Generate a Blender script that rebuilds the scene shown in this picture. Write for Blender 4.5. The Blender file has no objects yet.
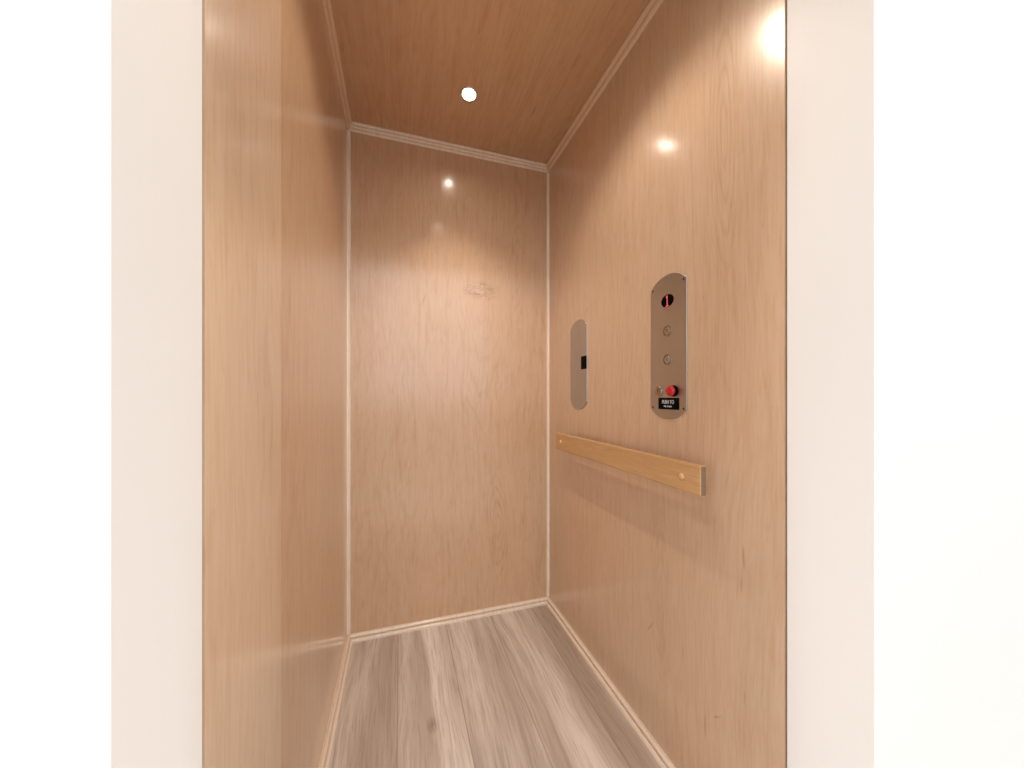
import bpy, bmesh, math, random
from mathutils import Vector, Matrix
PI = math.pi
S = bpy.context.scene
C = S.collection
WORLD_DIM, WORLD_BAND = .80, 3.0

# ------------------------------------------------------------------ the cab, in metres
XL, XR = -0.2044, 0.6920          # inner faces of the side walls
YB, YF = 1.570, 0.470             # back wall, open front
ZC, CAM = 2.125, 1.005            # ceiling height, eye height
T = 0.030                         # panel thickness
LX, LY1, LY2 = 0.2445, 1.283, 0.761   # the two downlights

# ------------------------------------------------------------------ helpers
def link(name, bm, m, parent=None, smooth=False):
    me = bpy.data.meshes.new(name)
    bmesh.ops.recalc_face_normals(bm, faces=bm.faces[:])
    bm.to_mesh(me); bm.free()
    if smooth:
        for p in me.polygons: p.use_smooth = True
    if m: me.materials.append(m)
    o = bpy.data.objects.new(name, me); C.objects.link(o)
    if parent: o.parent = parent
    return o
def structure(name, bm, m, label=None, cat=None, smooth=False):
    o = link(name, bm, m, None, smooth); o['kind'] = 'structure'
    if label: o['label'] = label
    if cat: o['category'] = cat
    return o
def thing(name, label, cat, mat=None, group=None):
    o = bpy.data.objects.new(name, None); C.objects.link(o)
    if mat is not None: o.matrix_world = mat
    o.empty_display_size = .05
    o['label'] = label; o['category'] = cat
    if group: o['group'] = group
    return o
def box(bm, x0, x1, y0, y1, z0, z1):
    v = [bm.verts.new((x, y, z)) for x in (x0, x1) for y in (y0, y1) for z in (z0, z1)]
    for f in ((0,1,3,2),(4,6,7,5),(0,4,5,1),(2,3,7,6),(0,2,6,4),(1,5,7,3)):
        bm.faces.new([v[i] for i in f])
    return bm
def bevelled(bm, w, seg=2):
    bmesh.ops.bevel(bm, geom=bm.edges[:], offset=w, segments=seg, affect='EDGES', profile=.6)
    return bm
def sweep(prof, org, along, pdir, qdir, length, ms=0, me=0, closed=True):
    """prof: (p, q) points; ms / me: mitre at start / end"""
    bm = bmesh.new(); org, along, pdir, qdir = map(Vector, (org, along, pdir, qdir))
    a = [bm.verts.new(org + pdir*p + qdir*q + along*(ms*p)) for p, q in prof]
    b = [bm.verts.new(org + pdir*p + qdir*q + along*(length - me*p)) for p, q in prof]
    n = len(prof)
    for i in range(n):
        j = (i+1) % n
        bm.faces.new((a[i], a[j], b[j], b[i]))
    bm.faces.new(a); bm.faces.new(b[::-1])
    return bm
def lathe(bm, prof, n=32, cx=0, cy=0, cap0=True, cap1=True):
    """prof: (r, z) about the local z axis"""
    rings = []
    for r, z in prof:
        if r < 1e-6: rings.append([bm.verts.new((cx, cy, z))])
        else: rings.append([bm.verts.new((cx+r*math.cos(2*PI*k/n), cy+r*math.sin(2*PI*k/n), z)) for k in range(n)])
    for a, b in zip(rings, rings[1:]):
        for k in range(n):
            q = (a[k % len(a)], a[(k+1) % len(a)], b[(k+1) % len(b)], b[k % len(b)])
            u = []
            for v in q:
                if v not in u: u.append(v)
            if len(u) > 2: bm.faces.new(u)
    if cap0 and len(rings[0]) > 1: bm.faces.new(rings[0][::-1])
    if cap1 and len(rings[-1]) > 1: bm.faces.new(rings[-1])
    return bm
def extrude_outline(pts, z0, z1, bev=0):
    bm = bmesh.new()
    a = [bm.verts.new((x, y, z0)) for x, y in pts]
    if bev:
        cx = sum(p[0] for p in pts)/len(pts); cy = sum(p[1] for p in pts)/len(pts)
        m = [bm.verts.new((x, y, z1-bev)) for x, y in pts]
        def inn(x, y):
            d = math.hypot(x-cx, y-cy); k = (d-bev)/d
            return cx+(x-cx)*k, cy+(y-cy)*k
        b = [bm.verts.new((*inn(x, y), z1)) for x, y in pts]
        rows = [a, m, b]
    else:
        rows = [a, [bm.verts.new((x, y, z1)) for x, y in pts]]
    n = len(pts)
    for r, s in zip(rows, rows[1:]):
        for i in range(n):
            j = (i+1) % n; bm.faces.new((r[i], r[j], s[j], s[i]))
    bm.faces.new(rows[0][::-1]); bm.faces.new(rows[-1])
    return bm
def text(name, body, size, m, parent, loc, sx=1.0, depth=.0003):
    cu = bpy.data.curves.new(name, 'FONT'); cu.body = body; cu.size = size
    cu.align_x = 'CENTER'; cu.align_y = 'CENTER'; cu.extrude = depth
    cu.materials.append(m)
    tmp = bpy.data.objects.new(name, cu); C.objects.link(tmp)
    bpy.context.view_layer.update()
    me = bpy.data.meshes.new_from_object(tmp.evaluated_get(bpy.context.evaluated_depsgraph_get()))
    bpy.data.objects.remove(tmp); bpy.data.curves.remove(cu)
    me.transform(Matrix.Translation(loc) @ Matrix.Diagonal((sx, 1, 1, 1)))
    me.name = name
    if not me.materials: me.materials.append(m)
    o = bpy.data.objects.new(name, me); C.objects.link(o)
    o.parent = parent
    return o

# ------------------------------------------------------------------ materials
class G:
    def __init__(s, name):
        s.m = bpy.data.materials.new(name); s.m.use_nodes = True
        s.t = s.m.node_tree; s.n = s.t.nodes; s.l = s.t.links
        s.b = s.n['Principled BSDF']
    def N(s, typ, **kw):
        n = s.n.new(typ)
        for k, v in kw.items(): setattr(n, k, v)
        return n
    def put(s, sock, v):
        if isinstance(v, (int, float)): sock.default_value = v
        elif isinstance(v, (tuple, list)): sock.default_value = v
        else: s.l.new(v, sock)
    def math(s, op, a, b=0.0, c=None, clamp=False):
        n = s.N('ShaderNodeMath', operation=op, use_clamp=clamp)
        s.put(n.inputs[0], a); s.put(n.inputs[1], b)
        if c is not None: s.put(n.inputs[2], c)
        return n.outputs[0]
    def vec(s, x, y, z):
        n = s.N('ShaderNodeCombineXYZ')
        for i, v in enumerate((x, y, z)): s.put(n.inputs[i], v)
        return n.outputs[0]
    def noise(s, v, scale=1, detail=2, rough=.5, dist=0):
        n = s.N('ShaderNodeTexNoise'); s.l.new(v, n.inputs['Vector'])
        n.inputs['Scale'].default_value = scale; n.inputs['Detail'].default_value = detail
        n.inputs['Roughness'].default_value = rough; n.inputs['Distortion'].default_value = dist
        return n.outputs['Fac']
    def ramp(s, f, lo, hi, a=0.0, b=1.0):
        n = s.N('ShaderNodeMapRange'); n.interpolation_type = 'SMOOTHSTEP'
        s.put(n.inputs[0], f)
        for i, v in zip((1,2,3,4), (lo, hi, a, b)): s.put(n.inputs[i], v)
        return n.outputs[0]
    def mix(s, f, a, b, mode='MIX'):
        n = s.N('ShaderNodeMix', data_type='RGBA', blend_type=mode)
        s.put(n.inputs[0], f)
        s.put(n.inputs[6], a if not isinstance(a, tuple) else (*a[:3], 1))
        s.put(n.inputs[7], b if not isinstance(b, tuple) else (*b[:3], 1))
        return n.outputs[2]
    def ao(s, across, along):
        """(across grain, along grain) from object coordinates; each is 0, 1 or 2"""
        tc = s.N('ShaderNodeTexCoord'); sp = s.N('ShaderNodeSeparateXYZ')
        s.l.new(tc.outputs['Object'], sp.inputs[0])
        return sp.outputs[across], sp.outputs[along]
    def bump(s, h, strength, dist):
        n = s.N('ShaderNodeBump'); n.inputs['Strength'].default_value = strength
        n.inputs['Distance'].default_value = dist
        s.l.new(h, n.inputs['Height']); s.l.new(n.outputs[0], s.b.inputs['Normal'])

def simple(name, col, rough=.5, metal=0.0, emit=0.0, spec=.5):
    g = G(name); g.b.inputs['Base Color'].default_value = (*col, 1)
    g.b.inputs['Roughness'].default_value = rough; g.b.inputs['Metallic'].default_value = metal
    g.b.inputs['Specular IOR Level'].default_value = spec
    if emit:
        g.b.inputs['Emission Color'].default_value = (*col, 1); g.b.inputs['Emission Strength'].default_value = emit
    # slight procedural unevenness of the gloss, as on any handled surface
    tc = g.N('ShaderNodeTexCoord'); f = g.noise(tc.outputs['Object'], 60, 2)
    g.l.new(g.ramp(f, .3, .7, max(rough-.04, .02), rough+.04), g.b.inputs['Roughness'])
    return g.m

WOOD_A = (.660, .455, .300)
WOOD_B = (.635, .445, .288)
def maple(name, across, along, seed, seam=None, marks=(), burl=None, ca=WOOD_A, cb=WOOD_B, rough=.13, figure=1.0, lacquer=True, ovals=()):
    g = G(name); u, w = g.ao(across, along)
    # slow sideways wander of the grain
    wob = g.noise(g.vec(g.math('MULTIPLY', u, 2.2), g.math('MULTIPLY', w, .9), seed), 1, 2)
    uu = g.math('ADD', u, g.math('MULTIPLY', g.math('SUBTRACT', wob, .5), .10))
    fine = g.noise(g.vec(g.math('MULTIPLY', uu, 180), g.math('MULTIPLY', w, 9), seed+1), 1, 3, .65)
    med = g.noise(g.vec(g.math('MULTIPLY', uu, 55), g.math('MULTIPLY', w, 1.8), seed+2), 1, 3, .55)
    broad = g.noise(g.vec(g.math('MULTIPLY', uu, 6.5), g.math('MULTIPLY', w, .55), seed+3), 1, 2)
    # rotary-cut figure: contour lines of a stretched field
    fld = g.noise(g.vec(g.math('MULTIPLY', uu, 4.2), g.math('MULTIPLY', w, .85), seed+4), 1, 3, .45)
    ring = g.math('PINGPONG', g.math('MULTIPLY', fld, 30), 1.0)
    ring = g.ramp(ring, .62, 1.0)
    ringm = g.ramp(g.noise(g.vec(g.math('MULTIPLY', u, 3), g.math('MULTIPLY', w, 1.4), seed+5), 1, 2), .45, .65)
    ring = g.math('MULTIPLY', ring, ringm)
    fleck = g.ramp(g.noise(g.vec(g.math('MULTIPLY', uu, 120), g.math('MULTIPLY', w, 22), seed+6), 1, 2), .70, .80)
    col = g.mix(g.ramp(broad, .3, .7), ca, cb)
    pink = g.noise(g.vec(g.math('MULTIPLY', u, 2.5), g.math('MULTIPLY', w, 1.1), seed+7), 1, 2)
    col = g.mix(g.ramp(pink, .45, .75, 0, .55), col, (ca[0]*1.02, ca[1]*.94, ca[2]*.91))
    def darken(col, f, amt, tint=(.80, .66, .52)):
        return g.mix(g.math('MULTIPLY', f, amt), col, g.mix(1.0, col, tint, 'MULTIPLY'))
    col = darken(col, g.ramp(med, .40, .75), .24)
    col = darken(col, g.ramp(fine, .38, .78), .42)
    chat = g.noise(g.vec(g.math('MULTIPLY', uu, 48), g.math('MULTIPLY', w, 11), seed+8), 1, 3, .6, .8)
    col = darken(col, g.ramp(chat, .45, .75), .30*figure)
    col = darken(col, ring, .30*figure)
    col = darken(col, fleck, .55)
    # cathedral figure: nested ovals in the veneer
    for ou, ow, ru, rw, amt in ovals:
        d = g.math('SQRT', g.math('ADD', g.math('POWER', g.math('DIVIDE', g.math('SUBTRACT', uu, ou), ru), 2),
                                   g.math('POWER', g.math('DIVIDE', g.math('SUBTRACT', w, ow), rw), 2)))
        dd = g.math('ADD', g.math('MULTIPLY', d, 5.0), g.math('MULTIPLY', med, 1.3))
        rr = g.ramp(g.math('PINGPONG', dd, .5), .22, .5)
        col = darken(col, g.math('MULTIPLY', rr, g.ramp(d, .55, 1.05, 1, 0)), amt)
    # veneer leaves: each a touch lighter or darker
    if seam is not None:
        for pos, width, k in seam:
            inside = g.ramp(u, pos-width, pos+width)
            col = g.mix(g.math('MULTIPLY', inside, 1.0), col, g.mix(1.0, col, k, 'MULTIPLY'))
    # small mineral streaks
    for mu, mw, ru, rw, sl, amt in marks:
        du = g.math('SUBTRACT', g.math('SUBTRACT', u, mu), g.math('MULTIPLY', g.math('SUBTRACT', w, mw), sl))
        d = g.math('ADD', g.math('POWER', g.math('DIVIDE', du, ru), 2), g.math('POWER', g.math('DIVIDE', g.math('SUBTRACT', w, mw), rw), 2))
        f = g.math('SUBTRACT', 1.0, d, clamp=True)
        f = g.math('MULTIPLY', f, g.ramp(fine, .25, .6))
        col = g.mix(g.math('MULTIPLY', f, amt*.65), col, (.20, .11, .055))
    if burl:
        bu, bw, ru, rw = burl
        d1 = g.math('POWER', g.math('DIVIDE', g.math('SUBTRACT', u, bu), ru), 2)
        d2 = g.math('POWER', g.math('DIVIDE', g.math('SUBTRACT', w, bw), rw), 2)
        m = g.ramp(g.math('ADD', d1, d2), 0, 1, 1, 0)
        skew = g.math('SUBTRACT', w, g.math('MULTIPLY', u, .22))
        bn = g.noise(g.vec(g.math('MULTIPLY', u, 11), g.math('MULTIPLY', skew, 42), seed+9), 1, 2, .5, 1.0)
        line = g.ramp(g.math('ABSOLUTE', g.math('SUBTRACT', bn, .5)), .0, .055, 1, 0)
        blot = g.ramp(bn, .55, .75)
        f = g.math('MULTIPLY', m, g.math('ADD', g.math('MULTIPLY', line, .85), g.math('MULTIPLY', blot, .8)), clamp=True)
        col = g.mix(f, col, (.36, .20, .095))
    g.l.new(col, g.b.inputs['Base Color'])
    g.l.new(g.ramp(med, .2, .8, rough-.02, rough+.03), g.b.inputs['Roughness'])
    if lacquer:
        g.b.inputs['Specular IOR Level'].default_value = .35
        g.b.inputs['Roughness'].default_value = .3
        for l in list(g.b.inputs['Roughness'].links): g.l.remove(l)
        g.b.inputs['Coat Weight'].default_value = 1.0
        g.b.inputs['Coat IOR'].default_value = 1.52
        g.b.inputs['Coat Roughness'].default_value = .145
    g.bump(g.math('ADD', fine, g.math('MULTIPLY', med, 2.0)), .10, .0006)
    return g.m

M = {}
M['wall_back'] = maple('maple_veneer_back', 0, 2, 3.1, burl=(.355, 1.487, .10, .055), ovals=[(.431, .40, .065, .30, .38), (.52, 1.62, .05, .35, .25), (.02, .9, .05, .5, .18)],
                       marks=[(.10, 1.425, .006, .035, .3, .5), (.40, .60, .004, .012, 0, .5)])
M['wall_left'] = maple('maple_veneer_left', 1, 2, 11.7, seam=[(.728, .004, (.86, .78, .70))],
                       ca=(.73, .55, .395), cb=(.70, .535, .38))
M['wall_right'] = maple('maple_veneer_right', 1, 2, 23.9,
    marks=[(.842, .335, .004, .022, -.6, .8), (.617, .27, .004, .012, -1.0, .9), (.650, .22, .0035, .035, 0, .7),
           (.553, .665, .003, .030, .05, .7), (.558, .60, .003, .02, 0, .6), (.552, .37, .004, .02, 0, .6),
           (1.20, 1.34, .006, .012, -.5, .5), (1.02, 1.55, .004, .010, 0, .5), (.72, .34, .004, .03, 0, .4)],
    ca=(.665, .490, .348), cb=(.640, .480, .338), figure=.7,
    ovals=[(.60, 1.60, .055, .40, .34), (.95, 1.2, .06, .5, .2), (.80, .45, .05, .30, .25), (1.25, .40, .06, .35, .2)])
M['ceiling'] = maple('maple_veneer_ceiling', 0, 1, 37.3, ca=(.60, .39, .235), cb=(.57, .375, .225),
    marks=[(.50, 1.28, .006, .035, 0, .6), (.56, 1.05, .006, .03, 0, .6)])
M['trim'] = maple('pale_maple_trim', 0, 2, 51.0, ca=(.92, .82, .71), cb=(.90, .80, .69), rough=.2, figure=.3, lacquer=False)
M['trim_side'] = maple('maple_trim', 0, 2, 55.0, ca=(.78, .60, .45), cb=(.75, .58, .43), rough=.25, figure=.3, lacquer=False)
M['rail'] = maple('oak_rail', 1, 0, 61.0, ca=(.62, .40, .20), cb=(.57, .36, .175), rough=.28, figure=.8, lacquer=False)
M['plug'] = maple('wood_plug', 1, 0, 71.0, ca=(.80, .56, .30), cb=(.76, .52, .27), rough=.3, figure=.4, lacquer=False)

def vinyl():
    g = G('grey_oak_vinyl'); u, w = g.ao(0, 1)
    PW, off = .2, -.007
    k = g.math('DIVIDE', g.math('SUBTRACT', u, off), PW)
    idx = g.math('FLOOR', k); fr = g.math('FRACT', k)
    wn = g.N('ShaderNodeTexWhiteNoise', noise_dimensions='1D'); g.l.new(idx, wn.inputs['W'])
    r = wn.outputs['Value']
    sd = g.math('MULTIPLY', idx, 7.31)
    wob = g.noise(g.vec(g.math('MULTIPLY', u, 5), g.math('MULTIPLY', w, 1.8), sd), 1, 2)
    uu = g.math('ADD', u, g.math('MULTIPLY', g.math('SUBTRACT', wob, .5), .07))
    st = g.noise(g.vec(g.math('MULTIPLY', uu, 26), g.math('MULTIPLY', w, 1.0), sd), 1, 4, .6)
    fn = g.noise(g.vec(g.math('MULTIPLY', uu, 180), g.math('MULTIPLY', w, 7), sd), 1, 3, .65)
    br = g.noise(g.vec(g.math('MULTIPLY', uu, 12), g.math('MULTIPLY', w, .7), g.math('ADD', sd, 3.3)), 1, 2)
    col = g.mix(g.ramp(br, .32, .68), (.86, .82, .785), (.58, .51, .46))
    col = g.mix(g.ramp(st, .45, .72, 0, .5), col, (.37, .315, .27))
    col = g.mix(g.ramp(fn, .40, .75, 0, .45), col, (.27, .22, .18))
    cr = g.N('ShaderNodeValToRGB'); cr.color_ramp.interpolation = 'CONSTANT'
    g.l.new(g.math('MULTIPLY', g.math('ADD', idx, 2.02), .2), cr.inputs[0])
    tones = [(0, (.88,.88,.88,1)), (.2, (.90,.85,.80,1)), (.4, (1.10,1.09,1.08,1)), (.6, (1.0,.98,.97,1)), (.8, (1.06,1.03,1.0,1)), (.995, (.86,.80,.73,1))]
    el = cr.color_ramp.elements
    while len(el) < len(tones): el.new(.5)
    for e, (p, c) in zip(el, tones): e.position = p; e.color = c
    col = g.mix(1.0, col, cr.outputs[0], 'MULTIPLY')
    # a knot
    ku, kw = .095, 1.09
    d = g.math('SQRT', g.math('ADD', g.math('POWER', g.math('DIVIDE', g.math('SUBTRACT', u, ku), .02), 2),
                               g.math('POWER', g.math('DIVIDE', g.math('SUBTRACT', w, kw), .035), 2)))
    kf = g.math('MULTIPLY', g.math('SUBTRACT', 1.0, d, clamp=True), g.ramp(fn, .2, .6))
    col = g.mix(g.math('MULTIPLY', kf, .7), col, (.16, .12, .09))
    edge = g.math('MINIMUM', fr, g.math('SUBTRACT', 1.0, fr))
    ef = g.ramp(edge, .004, .014, 1, 0)
    col = g.mix(g.math('MULTIPLY', ef, .42), col, (.20, .155, .12))
    g.l.new(col, g.b.inputs['Base Color'])
    g.b.inputs['Roughness'].default_value = .42
    g.bump(g.math('SUBTRACT', g.math('MULTIPLY', fn, .4), ef), .25, .0006)
    return g.m
M['floor'] = vinyl()

def brushed():
    g = G('brushed_steel'); u, w = g.ao(0, 1)
    b = g.noise(g.vec(g.math('MULTIPLY', u, 900), g.math('MULTIPLY', w, 14), 1.0), 1, 3, .6)
    c = g.noise(g.vec(g.math('MULTIPLY', u, 14), g.math('MULTIPLY', w, 5), 2.0), 1, 2)
    g.l.new(g.mix(c, (.47, .455, .44), (.54, .525, .51)), g.b.inputs['Base Color'])
    g.b.inputs['Metallic'].default_value = 1
    g.l.new(g.ramp(b, .3, .7, .30, .44), g.b.inputs['Roughness'])
    g.bump(b, .06, .0003)
    return g.m
M['steel'] = brushed()
M['polished'] = simple('polished_steel', (.42, .38, .345), .2, 1)
M['black'] = simple('black_plastic', (.002, .002, .002), .5, spec=.04)
M['hole'] = simple('dark_recess', (.010, .009, .008), .5)
M['red'] = simple('red_plastic', (.55, .012, .018), .22)
M['digit'] = simple('red_display_digit', (.85, .12, .16), .4, 0, .55)
M['ink'] = simple('dark_engraving', (.05, .04, .035), .5)
M['white_ink'] = simple('white_lettering', (.80, .82, .84), .5)
M['brass'] = simple('brass_lock', (.52, .36, .22), .3, 1)
M['paint'] = simple('white_wall_paint', (.88, .88, .87), .6)
M['chrome'] = simple('lamp_ring_steel', (.66, .62, .57), .2, 1)
M['can'] = simple('dark_reflector', (.16, .13, .11), .35, 1)
M['shaded_end_grain'] = simple('oak_end_grain_shaded', (.26, .165, .095), .6)  # end grain, darkened further: shade of the unlit rail end put into the colour
M['bulb'] = simple('lit_lamp_lens', (1.0, .93, .82), .3, 0, 165.0)

# ------------------------------------------------------------------ room shell
structure('floor', box(bmesh.new(), XL-T, XR+T, YF, YB+T, -.04, 0), M['floor'],
          'grey oak plank floor of the lift cab', 'floor')
structure('wall_back', box(bmesh.new(), XL-T, XR+T, YB, YB+T, 0, ZC), M['wall_back'],
          'glossy maple panel at the back of the cab with a burl mark', 'wall')
structure('wall_left', box(bmesh.new(), XL-T, XL, YF, YB, 0, ZC), M['wall_left'],
          'glossy maple side wall on the left', 'wall')
structure('wall_right', box(bmesh.new(), XR, XR+T, YF, YB, 0, ZC), M['wall_right'],
          'glossy maple side wall carrying the steel plates and handrail', 'wall')

# ceiling with two round cut-outs
HOLE = .0285
def ceiling():
    bm = bmesh.new(); a = .06; n = 32
    xs = [XL-T, LX-a, LX+a, XR+T]; ys = [YF, LY2-a, LY2+a, LY1-a, LY1+a, YB+T]
    for i in range(3):
        for j in range(5):
            x0, x1, y0, y1 = xs[i], xs[i+1], ys[j], ys[j+1]
            if i == 1 and j in (1, 3):
                cx, cy = (x0+x1)/2, (y0+y1)/2
                outer, inner, up = [], [], []
                for k in range(n):
                    t = 2*PI*k/n + PI/4; c, s = math.cos(t), math.sin(t); q = a/max(abs(c), abs(s))
                    outer.append(bm.verts.new((cx+q*c, cy+q*s, ZC)))
                    inner.append(bm.verts.new((cx+HOLE*c, cy+HOLE*s, ZC)))
                    up.append(bm.verts.new((cx+HOLE*c, cy+HOLE*s, ZC+.02)))
                for k in range(n):
                    l = (k+1) % n
                    bm.faces.new((outer[k], outer[l], inner[l], inner[k]))
                    bm.faces.new((inner[k], inner[l], up[l], up[k]))
            else:
                bm.faces.new([bm.verts.new(p) for p in ((x0,y0,ZC),(x1,y0,ZC),(x1,y1,ZC),(x0,y1,ZC))])
    top = ZC+.045
    box(bm, xs[0], xs[-1], ys[0], ys[-1], top, top+.02)
    box(bm, xs[0], xs[-1], ys[0]-.001, ys[0], ZC, top)
    bmesh.ops.remove_doubles(bm, verts=bm.verts[:], dist=1e-5)
    return bm
structure('ceiling', ceiling(), M['ceiling'], 'brown maple ceiling of the cab', 'ceiling')

# mouldings: reeded strips across the corners, mitred
def reeds(leg_p, leg_q, n, fill=.96, k=8, bulge=1.0):
    """strip across an inner corner with n round reeds; p from wall, q from floor / ceiling"""
    A, B = Vector((0.0, leg_q)), Vector((leg_p, 0.0))
    d = B-A; L = d.length; d.normalize(); nrm = Vector((d.y, -d.x))
    if nrm.x < 0: nrm = -nrm
    r = L/(2*n); pts = [(0.0, 0.0), (0.0, leg_q)]
    for i in range(n):
        c = A + d*(r*(2*i+1))
        if i and fill < .9:
            for e in (-1, 1):
                p = c - d*r + d*(e*r*(1-fill)*.8) - nrm*r*.7
                pts.append((max(p.x, 0.0), max(p.y, 0.0)))
        for j in range(k+1):
            t = PI*j/k
            p = c - d*(r*fill*math.cos(t)) + nrm*(r*bulge*math.sin(t))
            pts.append((max(p.x, 0.0), max(p.y, 0.0)))
    pts.append((leg_p, 0.0))
    return pts
CR = reeds(.018, .032, 3)
CS = reeds(.018, .030, 2, bulge=.45)
BS = reeds(.021, .026, 2, fill=.78, bulge=.8)
def moulding(name, kind, prof, side, label):
    z = 0 if kind == 'base' else ZC
    q = (0, 0, 1) if kind == 'base' else (0, 0, -1)
    if side == 'back': bm = sweep(prof, (XL, YB, z), (1, 0, 0), (0, -1, 0), q, XR-XL, 1, 1)
    if side == 'left': bm = sweep(prof, (XL, YB, z), (0, -1, 0), (1, 0, 0), q, YB-YF, 1, 0)
    if side == 'right': bm = sweep(prof, (XR, YB, z), (0, -1, 0), (-1, 0, 0), q, YB-YF, 1, 0)
    return structure(name, bm, M['trim_side'] if prof is CS else M['trim'], label, 'moulding')
moulding('baseboard_back', 'base', BS, 'back', 'pale wood strip along the foot of the back wall')
moulding('baseboard_left', 'base', BS, 'left', 'pale wood strip along the foot of the left wall')
moulding('baseboard_right', 'base', BS, 'right', 'pale wood strip along the foot of the right wall')
moulding('trim_1', 'crown', CR, 'back', 'pale reeded strip between back wall and ceiling')
moulding('trim_2', 'crown', CS, 'left', 'maple strip between left wall and ceiling')
moulding('trim_3', 'crown', CS, 'right', 'maple strip between right wall and ceiling')
def quarter(r, k=6):
    return [(0, 0)] + [(r*math.cos(PI/2*j/k), r*math.sin(PI/2*j/k)) for j in range(k+1)]
structure('trim_4', sweep(quarter(.0125), (XL, YB, .030), (0,0,1), (1,0,0), (0,-1,0), ZC-.066), M['trim'],
          'thin pale bead in the left back corner', 'moulding')
structure('trim_5', sweep(quarter(.0105), (XR, YB, .030), (0,0,1), (-1,0,0), (0,-1,0), ZC-.066), M['trim'],
          'thin pale bead in the right back corner', 'moulding')

# landing outside the open front: painted wall with the doorway, and its floor
HEAD = 1.98
bm = bmesh.new()
box(bm, XL-2.4, XL-.001, YF-.13, YF-.004, -.04, 2.6)
box(bm, XR+.001, XR+2.4, YF-.13, YF-.004, -.04, 2.6)
box(bm, XL-.001, XR+.001, YF-.13, YF-.004, HEAD, 2.6)
structure('wall_front', bm, M['paint'], 'white painted landing wall around the lift doorway', 'wall')
structure('floor_landing', box(bmesh.new(), XL-2.4, XR+2.4, -2.4, YF-.131, -.04, 0), M['floor'],
          'grey oak plank floor of the landing before the lift', 'floor')

# ------------------------------------------------------------------ downlights
def downlight(y, label, watt, cone, blend):
    t = thing('ceiling_downlight', label, 'ceiling light', Matrix.Translation((LX, y, ZC)), 'recessed ceiling downlights')
    bm = bmesh.new()
    lathe(bm, [(.0265, .004), (.0265, -.0015), (.028, -.0028), (.031, -.0030), (.0335, -.0022), (.0345, -.0002), (.0345, .0)], 40, cap0=False, cap1=False)
    link('trim_ring', bm, M['chrome'], t, True)
    bm = bmesh.new()
    lathe(bm, [(.0262, -.001), (.0262, .006), (.024, .016), (.019, .026), (.019, .030)], 40, cap0=False, cap1=True)
    link('reflector_can', bm, M['can'], t, True)
    bm = bmesh.new()
    lathe(bm, [(.0170, .0215), (.0166, .0150), (.0130, .0115), (.008, .0093), (0, .0085)], 32, cap0=False)
    link('lamp_lens', bm, M['bulb'], t, True)
    li = bpy.data.lights.new('lamp_light', 'SPOT'); li.energy = watt; li.color = (1.0, .86, .70)
    li.spot_size = math.radians(cone); li.spot_blend = blend; li.shadow_soft_size = .018
    lo = bpy.data.objects.new('lamp_light', li); C.objects.link(lo); lo.parent = t; lo.location = (0, 0, .003)
    return t
downlight(LY1, 'lit round recessed downlight in the ceiling near the back wall', 24, 80, 1.0)
downlight(LY2, 'second recessed downlight toward the doorway, reflected high on the right wall', 17, 128, .45)

# ------------------------------------------------------------------ fittings on the right wall
def on_wall(y, z):
    """local x runs toward the doorway, local y up, local z out of the wall"""
    return Matrix(((0, 0, -1, XR), (-1, 0, 0, y), (0, 1, 0, z), (0, 0, 0, 1)))
def plate_outline(hw, straight, rise, n=20):
    r = (hw*hw + rise*rise)/(2*rise); a = math.asin(hw/r)
    pts = []
    for k in range(n+1):
        t = a - 2*a*k/n
        pts.append((r*math.sin(t), straight + rise - r + r*math.cos(t)))
    for k in range(n+1):
        t = -a + 2*a*k/n
        pts.append((r*math.sin(t), -(straight + rise - r + r*math.cos(t))))
    return pts
def oval(hx, hy, n=36, cx=0, cy=0):
    return [(cx+hx*math.cos(2*PI*k/n), cy+hy*math.sin(2*PI*k/n)) for k in range(n)]
PT = .003

# control panel
cp = thing('control_panel', 'larger round-ended steel plate with floor display, buttons and red stop knob', 'control panel', on_wall(.770, 1.138))
link('faceplate', extrude_outline(plate_outline(.0660, .1670, .0285), -.0008, PT, .0007), M['steel'], cp)
d = link('display_window', extrude_outline(oval(.0230, .0172, cy=.1245), PT, PT+.0008, .0002), M['black'], cp)
d['label'] = 'black oval floor display'
bm = bmesh.new()
zz0, zz1 = PT+.0009, PT+.0013
for pts in ([(-.0012,-.0105),(.0014,-.0105),(.0014,.0125),(-.0004,.0125),(-.0036,.0094),(-.0036,.0070),(-.0012,.0086)],
            [(-.0048,-.0128),(.0050,-.0128),(.0050,-.0105),(-.0048,-.0105)]):
    a = [bm.verts.new((x*1.1, y*1.2+.1240, zz0)) for x, y in pts]; b = [bm.verts.new((x*1.1, y*1.2+.1240, zz1)) for x, y in pts]
    for i in range(len(pts)):
        j = (i+1) % len(pts); bm.faces.new((a[i], a[j], b[j], b[i]))
    bm.faces.new(a[::-1]); bm.faces.new(b)
dg = link('digit', bm, M['digit'], d); dg['label'] = 'lit red figure 1'
for y, num in ((.043, '2'), (-.035, '1')):
    bm = bmesh.new()
    lathe(bm, [(.0150, PT), (.0150, PT+.0012), (.0140, PT+.0018), (.0120, PT+.0016), (.0116, PT+.0003)], 32, 0, y, cap0=False, cap1=True)
    b = link('call_button', bm, M['polished'], cp, False)
    bm = bmesh.new()
    lathe(bm, [(.0098, PT+.0002), (.0098, PT+.0016), (.0092, PT+.0020), (0, PT+.0021)], 32, 0, y, cap0=False)
    link('button_cap', bm, M['steel'], b)
    text('numeral', num, .0125, M['ink'], b, (0, y-.0002, PT+.0023), 1.0)
bm = bmesh.new()
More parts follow.
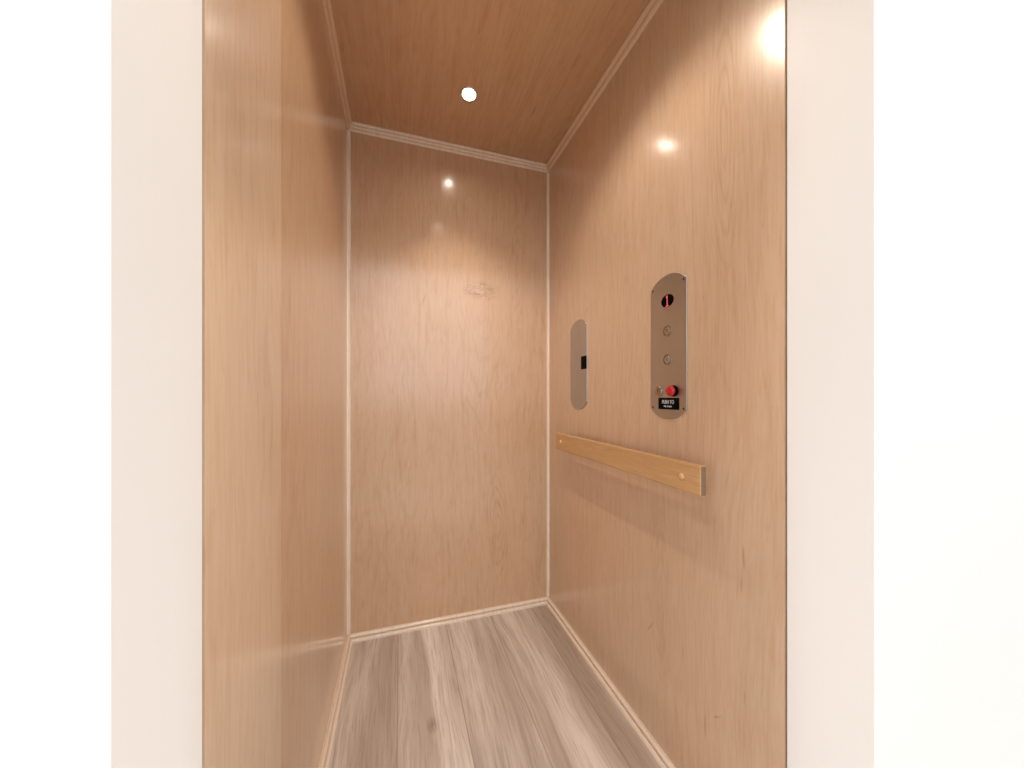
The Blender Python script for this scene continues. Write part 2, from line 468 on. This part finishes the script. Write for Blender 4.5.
lathe(bm, [(.0135, PT), (.0135, PT+.0030), (.0122, PT+.0042), (.0090, PT+.0044), (.0086, PT+.0034)], 32, -.0310, -.119, cap0=False, cap1=True)
ks = link('key_switch', bm, M['polished'], cp); ks['label'] = 'round key switch'
bm = bmesh.new()
lathe(bm, [(.0082, PT+.0030), (.0082, PT+.0052), (.0076, PT+.0056), (0, PT+.0057)], 28, -.0310, -.119, cap0=False)
kb = link('lock_barrel', bm, M['brass'], ks)
bm = box(bmesh.new(), -.0322, -.0298, -.1240, -.1140, PT+.0050, PT+.0060)
link('keyway', bm, M['hole'], ks)
bm = bmesh.new()
lathe(bm, [(.0150, PT), (.0150, PT+.003), (.0095, PT+.0036), (.0085, PT+.008)], 32, .0235, -.1197, cap0=False, cap1=True)
sb = link('stop_button', bm, M['black'], cp); sb['label'] = 'red mushroom stop button on a black collar'
bm = bmesh.new()
lathe(bm, [(.0085, PT+.0060), (.0115, PT+.0064), (.0136, PT+.0082), (.0142, PT+.0108), (.0136, PT+.0138), (.0112, PT+.0168), (.0070, PT+.0185), (0, PT+.0192)], 32, .0235, -.1197, cap0=True)
link('knob', bm, M['red'], sb, True)
lb = link('label_plate', bevelled(box(bmesh.new(), .004-.0378, .004+.0378, -.1535-.0158, -.1535+.0158, PT, PT+.001), .0003, 1), M['black'], cp)
lb['label'] = 'black sign with white lettering'
text('lettering', 'PUSH TO', .0140, M['white_ink'], lb, (.0030, -.1495, PT+.0012), .78)
text('lettering', 'PULL TO RUN', .0058, M['white_ink'], lb, (.0025, -.1612, PT+.0012), .80)
for sx in (-1, 1):
    for sy in (-1, 1):
        bm = bmesh.new()
        lathe(bm, [(.0030, PT), (.0030, PT+.0006), (.0022, PT+.0012), (0, PT+.0013)], 16, sx*.0565, sy*.1655, cap0=False)
        link('screw', bm, M['ink'], cp)

# plain plate behind
ap = thing('access_plate', 'smaller blank round-ended steel plate with a black latch, near the back corner', 'wall plate', on_wall(1.2655, 1.1325))
link('faceplate', extrude_outline(plate_outline(.0685, .1500, .0315), -.0008, PT, .0007), M['steel'], ap)
la = link('latch', bevelled(box(bmesh.new(), .0290, .0690, -.0215, .0295, PT, PT+.0045), .0012, 1), M['black'], ap)
la['label'] = 'black latch'

# handrail: a board held off the wall on two spacers
RY0, RY1, RZ, RH, GAP, RT = .612, 1.374, .8140, .0345, .036, .018
ry = (RY0+RY1)/2
hr = thing('handrail', 'flat yellowish oak handrail board mounted below the steel plates', 'handrail', on_wall(ry, RZ))
hl = (RY1-RY0)/2
bm = box(bmesh.new(), -hl, hl, -RH, RH, GAP, GAP+RT); bevelled(bm, .0045, 3)
rb = link('rail_board', bm, M['rail'], hr)
rb.data.materials.append(M['shaded_end_grain'])
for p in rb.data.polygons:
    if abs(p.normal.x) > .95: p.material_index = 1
for sy in (.6666, 1.3210):
    x = ry - sy
    bm = bmesh.new(); lathe(bm, [(.013, 0), (.013, GAP+.001)], 24, x, 0)
    link('spacer', bm, M['rail'], hr, False)
    bm = bmesh.new(); lathe(bm, [(.0075, GAP+RT-.0005), (.0075, GAP+RT+.0016), (.0055, GAP+RT+.0034), (0, GAP+RT+.0040)], 24, x, 0, cap0=False)
    link('screw_plug', bm, M['plug'], hr, True)

# ------------------------------------------------------------------ light outside the cab
# dim room all round, with a daylit window band facing the lift (elevation 0 to about 23 degrees, behind the camera)
w = bpy.data.worlds.new('landing_surroundings'); S.world = w; w.use_nodes = True
nt = w.node_tree; bg = nt.nodes['Background']
tc = nt.nodes.new('ShaderNodeTexCoord'); sp = nt.nodes.new('ShaderNodeSeparateXYZ'); nt.links.new(tc.outputs['Generated'], sp.inputs[0])
def band(sock, a, b):
    n = nt.nodes.new('ShaderNodeMapRange'); n.interpolation_type = 'SMOOTHSTEP'
    nt.links.new(sock, n.inputs[0]); n.inputs[1].default_value = a; n.inputs[2].default_value = b
    return n.outputs[0]
def mul(a, b):
    n = nt.nodes.new('ShaderNodeMath'); n.operation = 'MULTIPLY'; nt.links.new(a, n.inputs[0]); nt.links.new(b, n.inputs[1]); return n.outputs[0]
f = mul(mul(band(sp.outputs[2], -.05, .02), band(sp.outputs[2], .46, .38)), band(sp.outputs[1], -.55, -.70))
mr = nt.nodes.new('ShaderNodeMapRange'); nt.links.new(f, mr.inputs[0]); mr.inputs[3].default_value = WORLD_DIM; mr.inputs[4].default_value = WORLD_BAND
nt.links.new(mr.outputs[0], bg.inputs[1]); bg.inputs[0].default_value = (.96, .98, 1.0, 1)
# added unseen spots to brighten the white wall on both sides of the doorway
for x in (XL-1.0, XL-.32, XR+.32, XR+1.0):
    li = bpy.data.lights.new('added_landing_spot', 'SPOT'); li.energy = 120 if x in (XL-1.0, XR+1.0) else 60; li.color = (1, .97, .92)
    li.spot_size = math.radians(110); li.spot_blend = .6; li.shadow_soft_size = .05
    o = bpy.data.objects.new('added_landing_spot', li); C.objects.link(o)
    o.location = (x, .20, 2.55)
    o.rotation_euler = (math.radians(3), 0, 0)

# ------------------------------------------------------------------ camera
th = math.atan2(.306, .952)
cd = bpy.data.cameras.new('camera'); cd.sensor_width = 36; cd.lens = 349/1024*36
cd.shift_y = 12/1024; cd.clip_start = .01
co = bpy.data.objects.new('camera', cd); C.objects.link(co)
co.location = (0, 0, CAM); co.rotation_euler = (PI/2, 0, -th)
S.camera = co
S.view_settings.view_transform = 'Standard'; S.view_settings.look = 'None'
S.view_settings.gamma = 1; S.view_settings.use_curve_mapping = False
S.view_settings.exposure = -0.23
S.cycles.max_bounces = 12; S.cycles.diffuse_bounces = 8
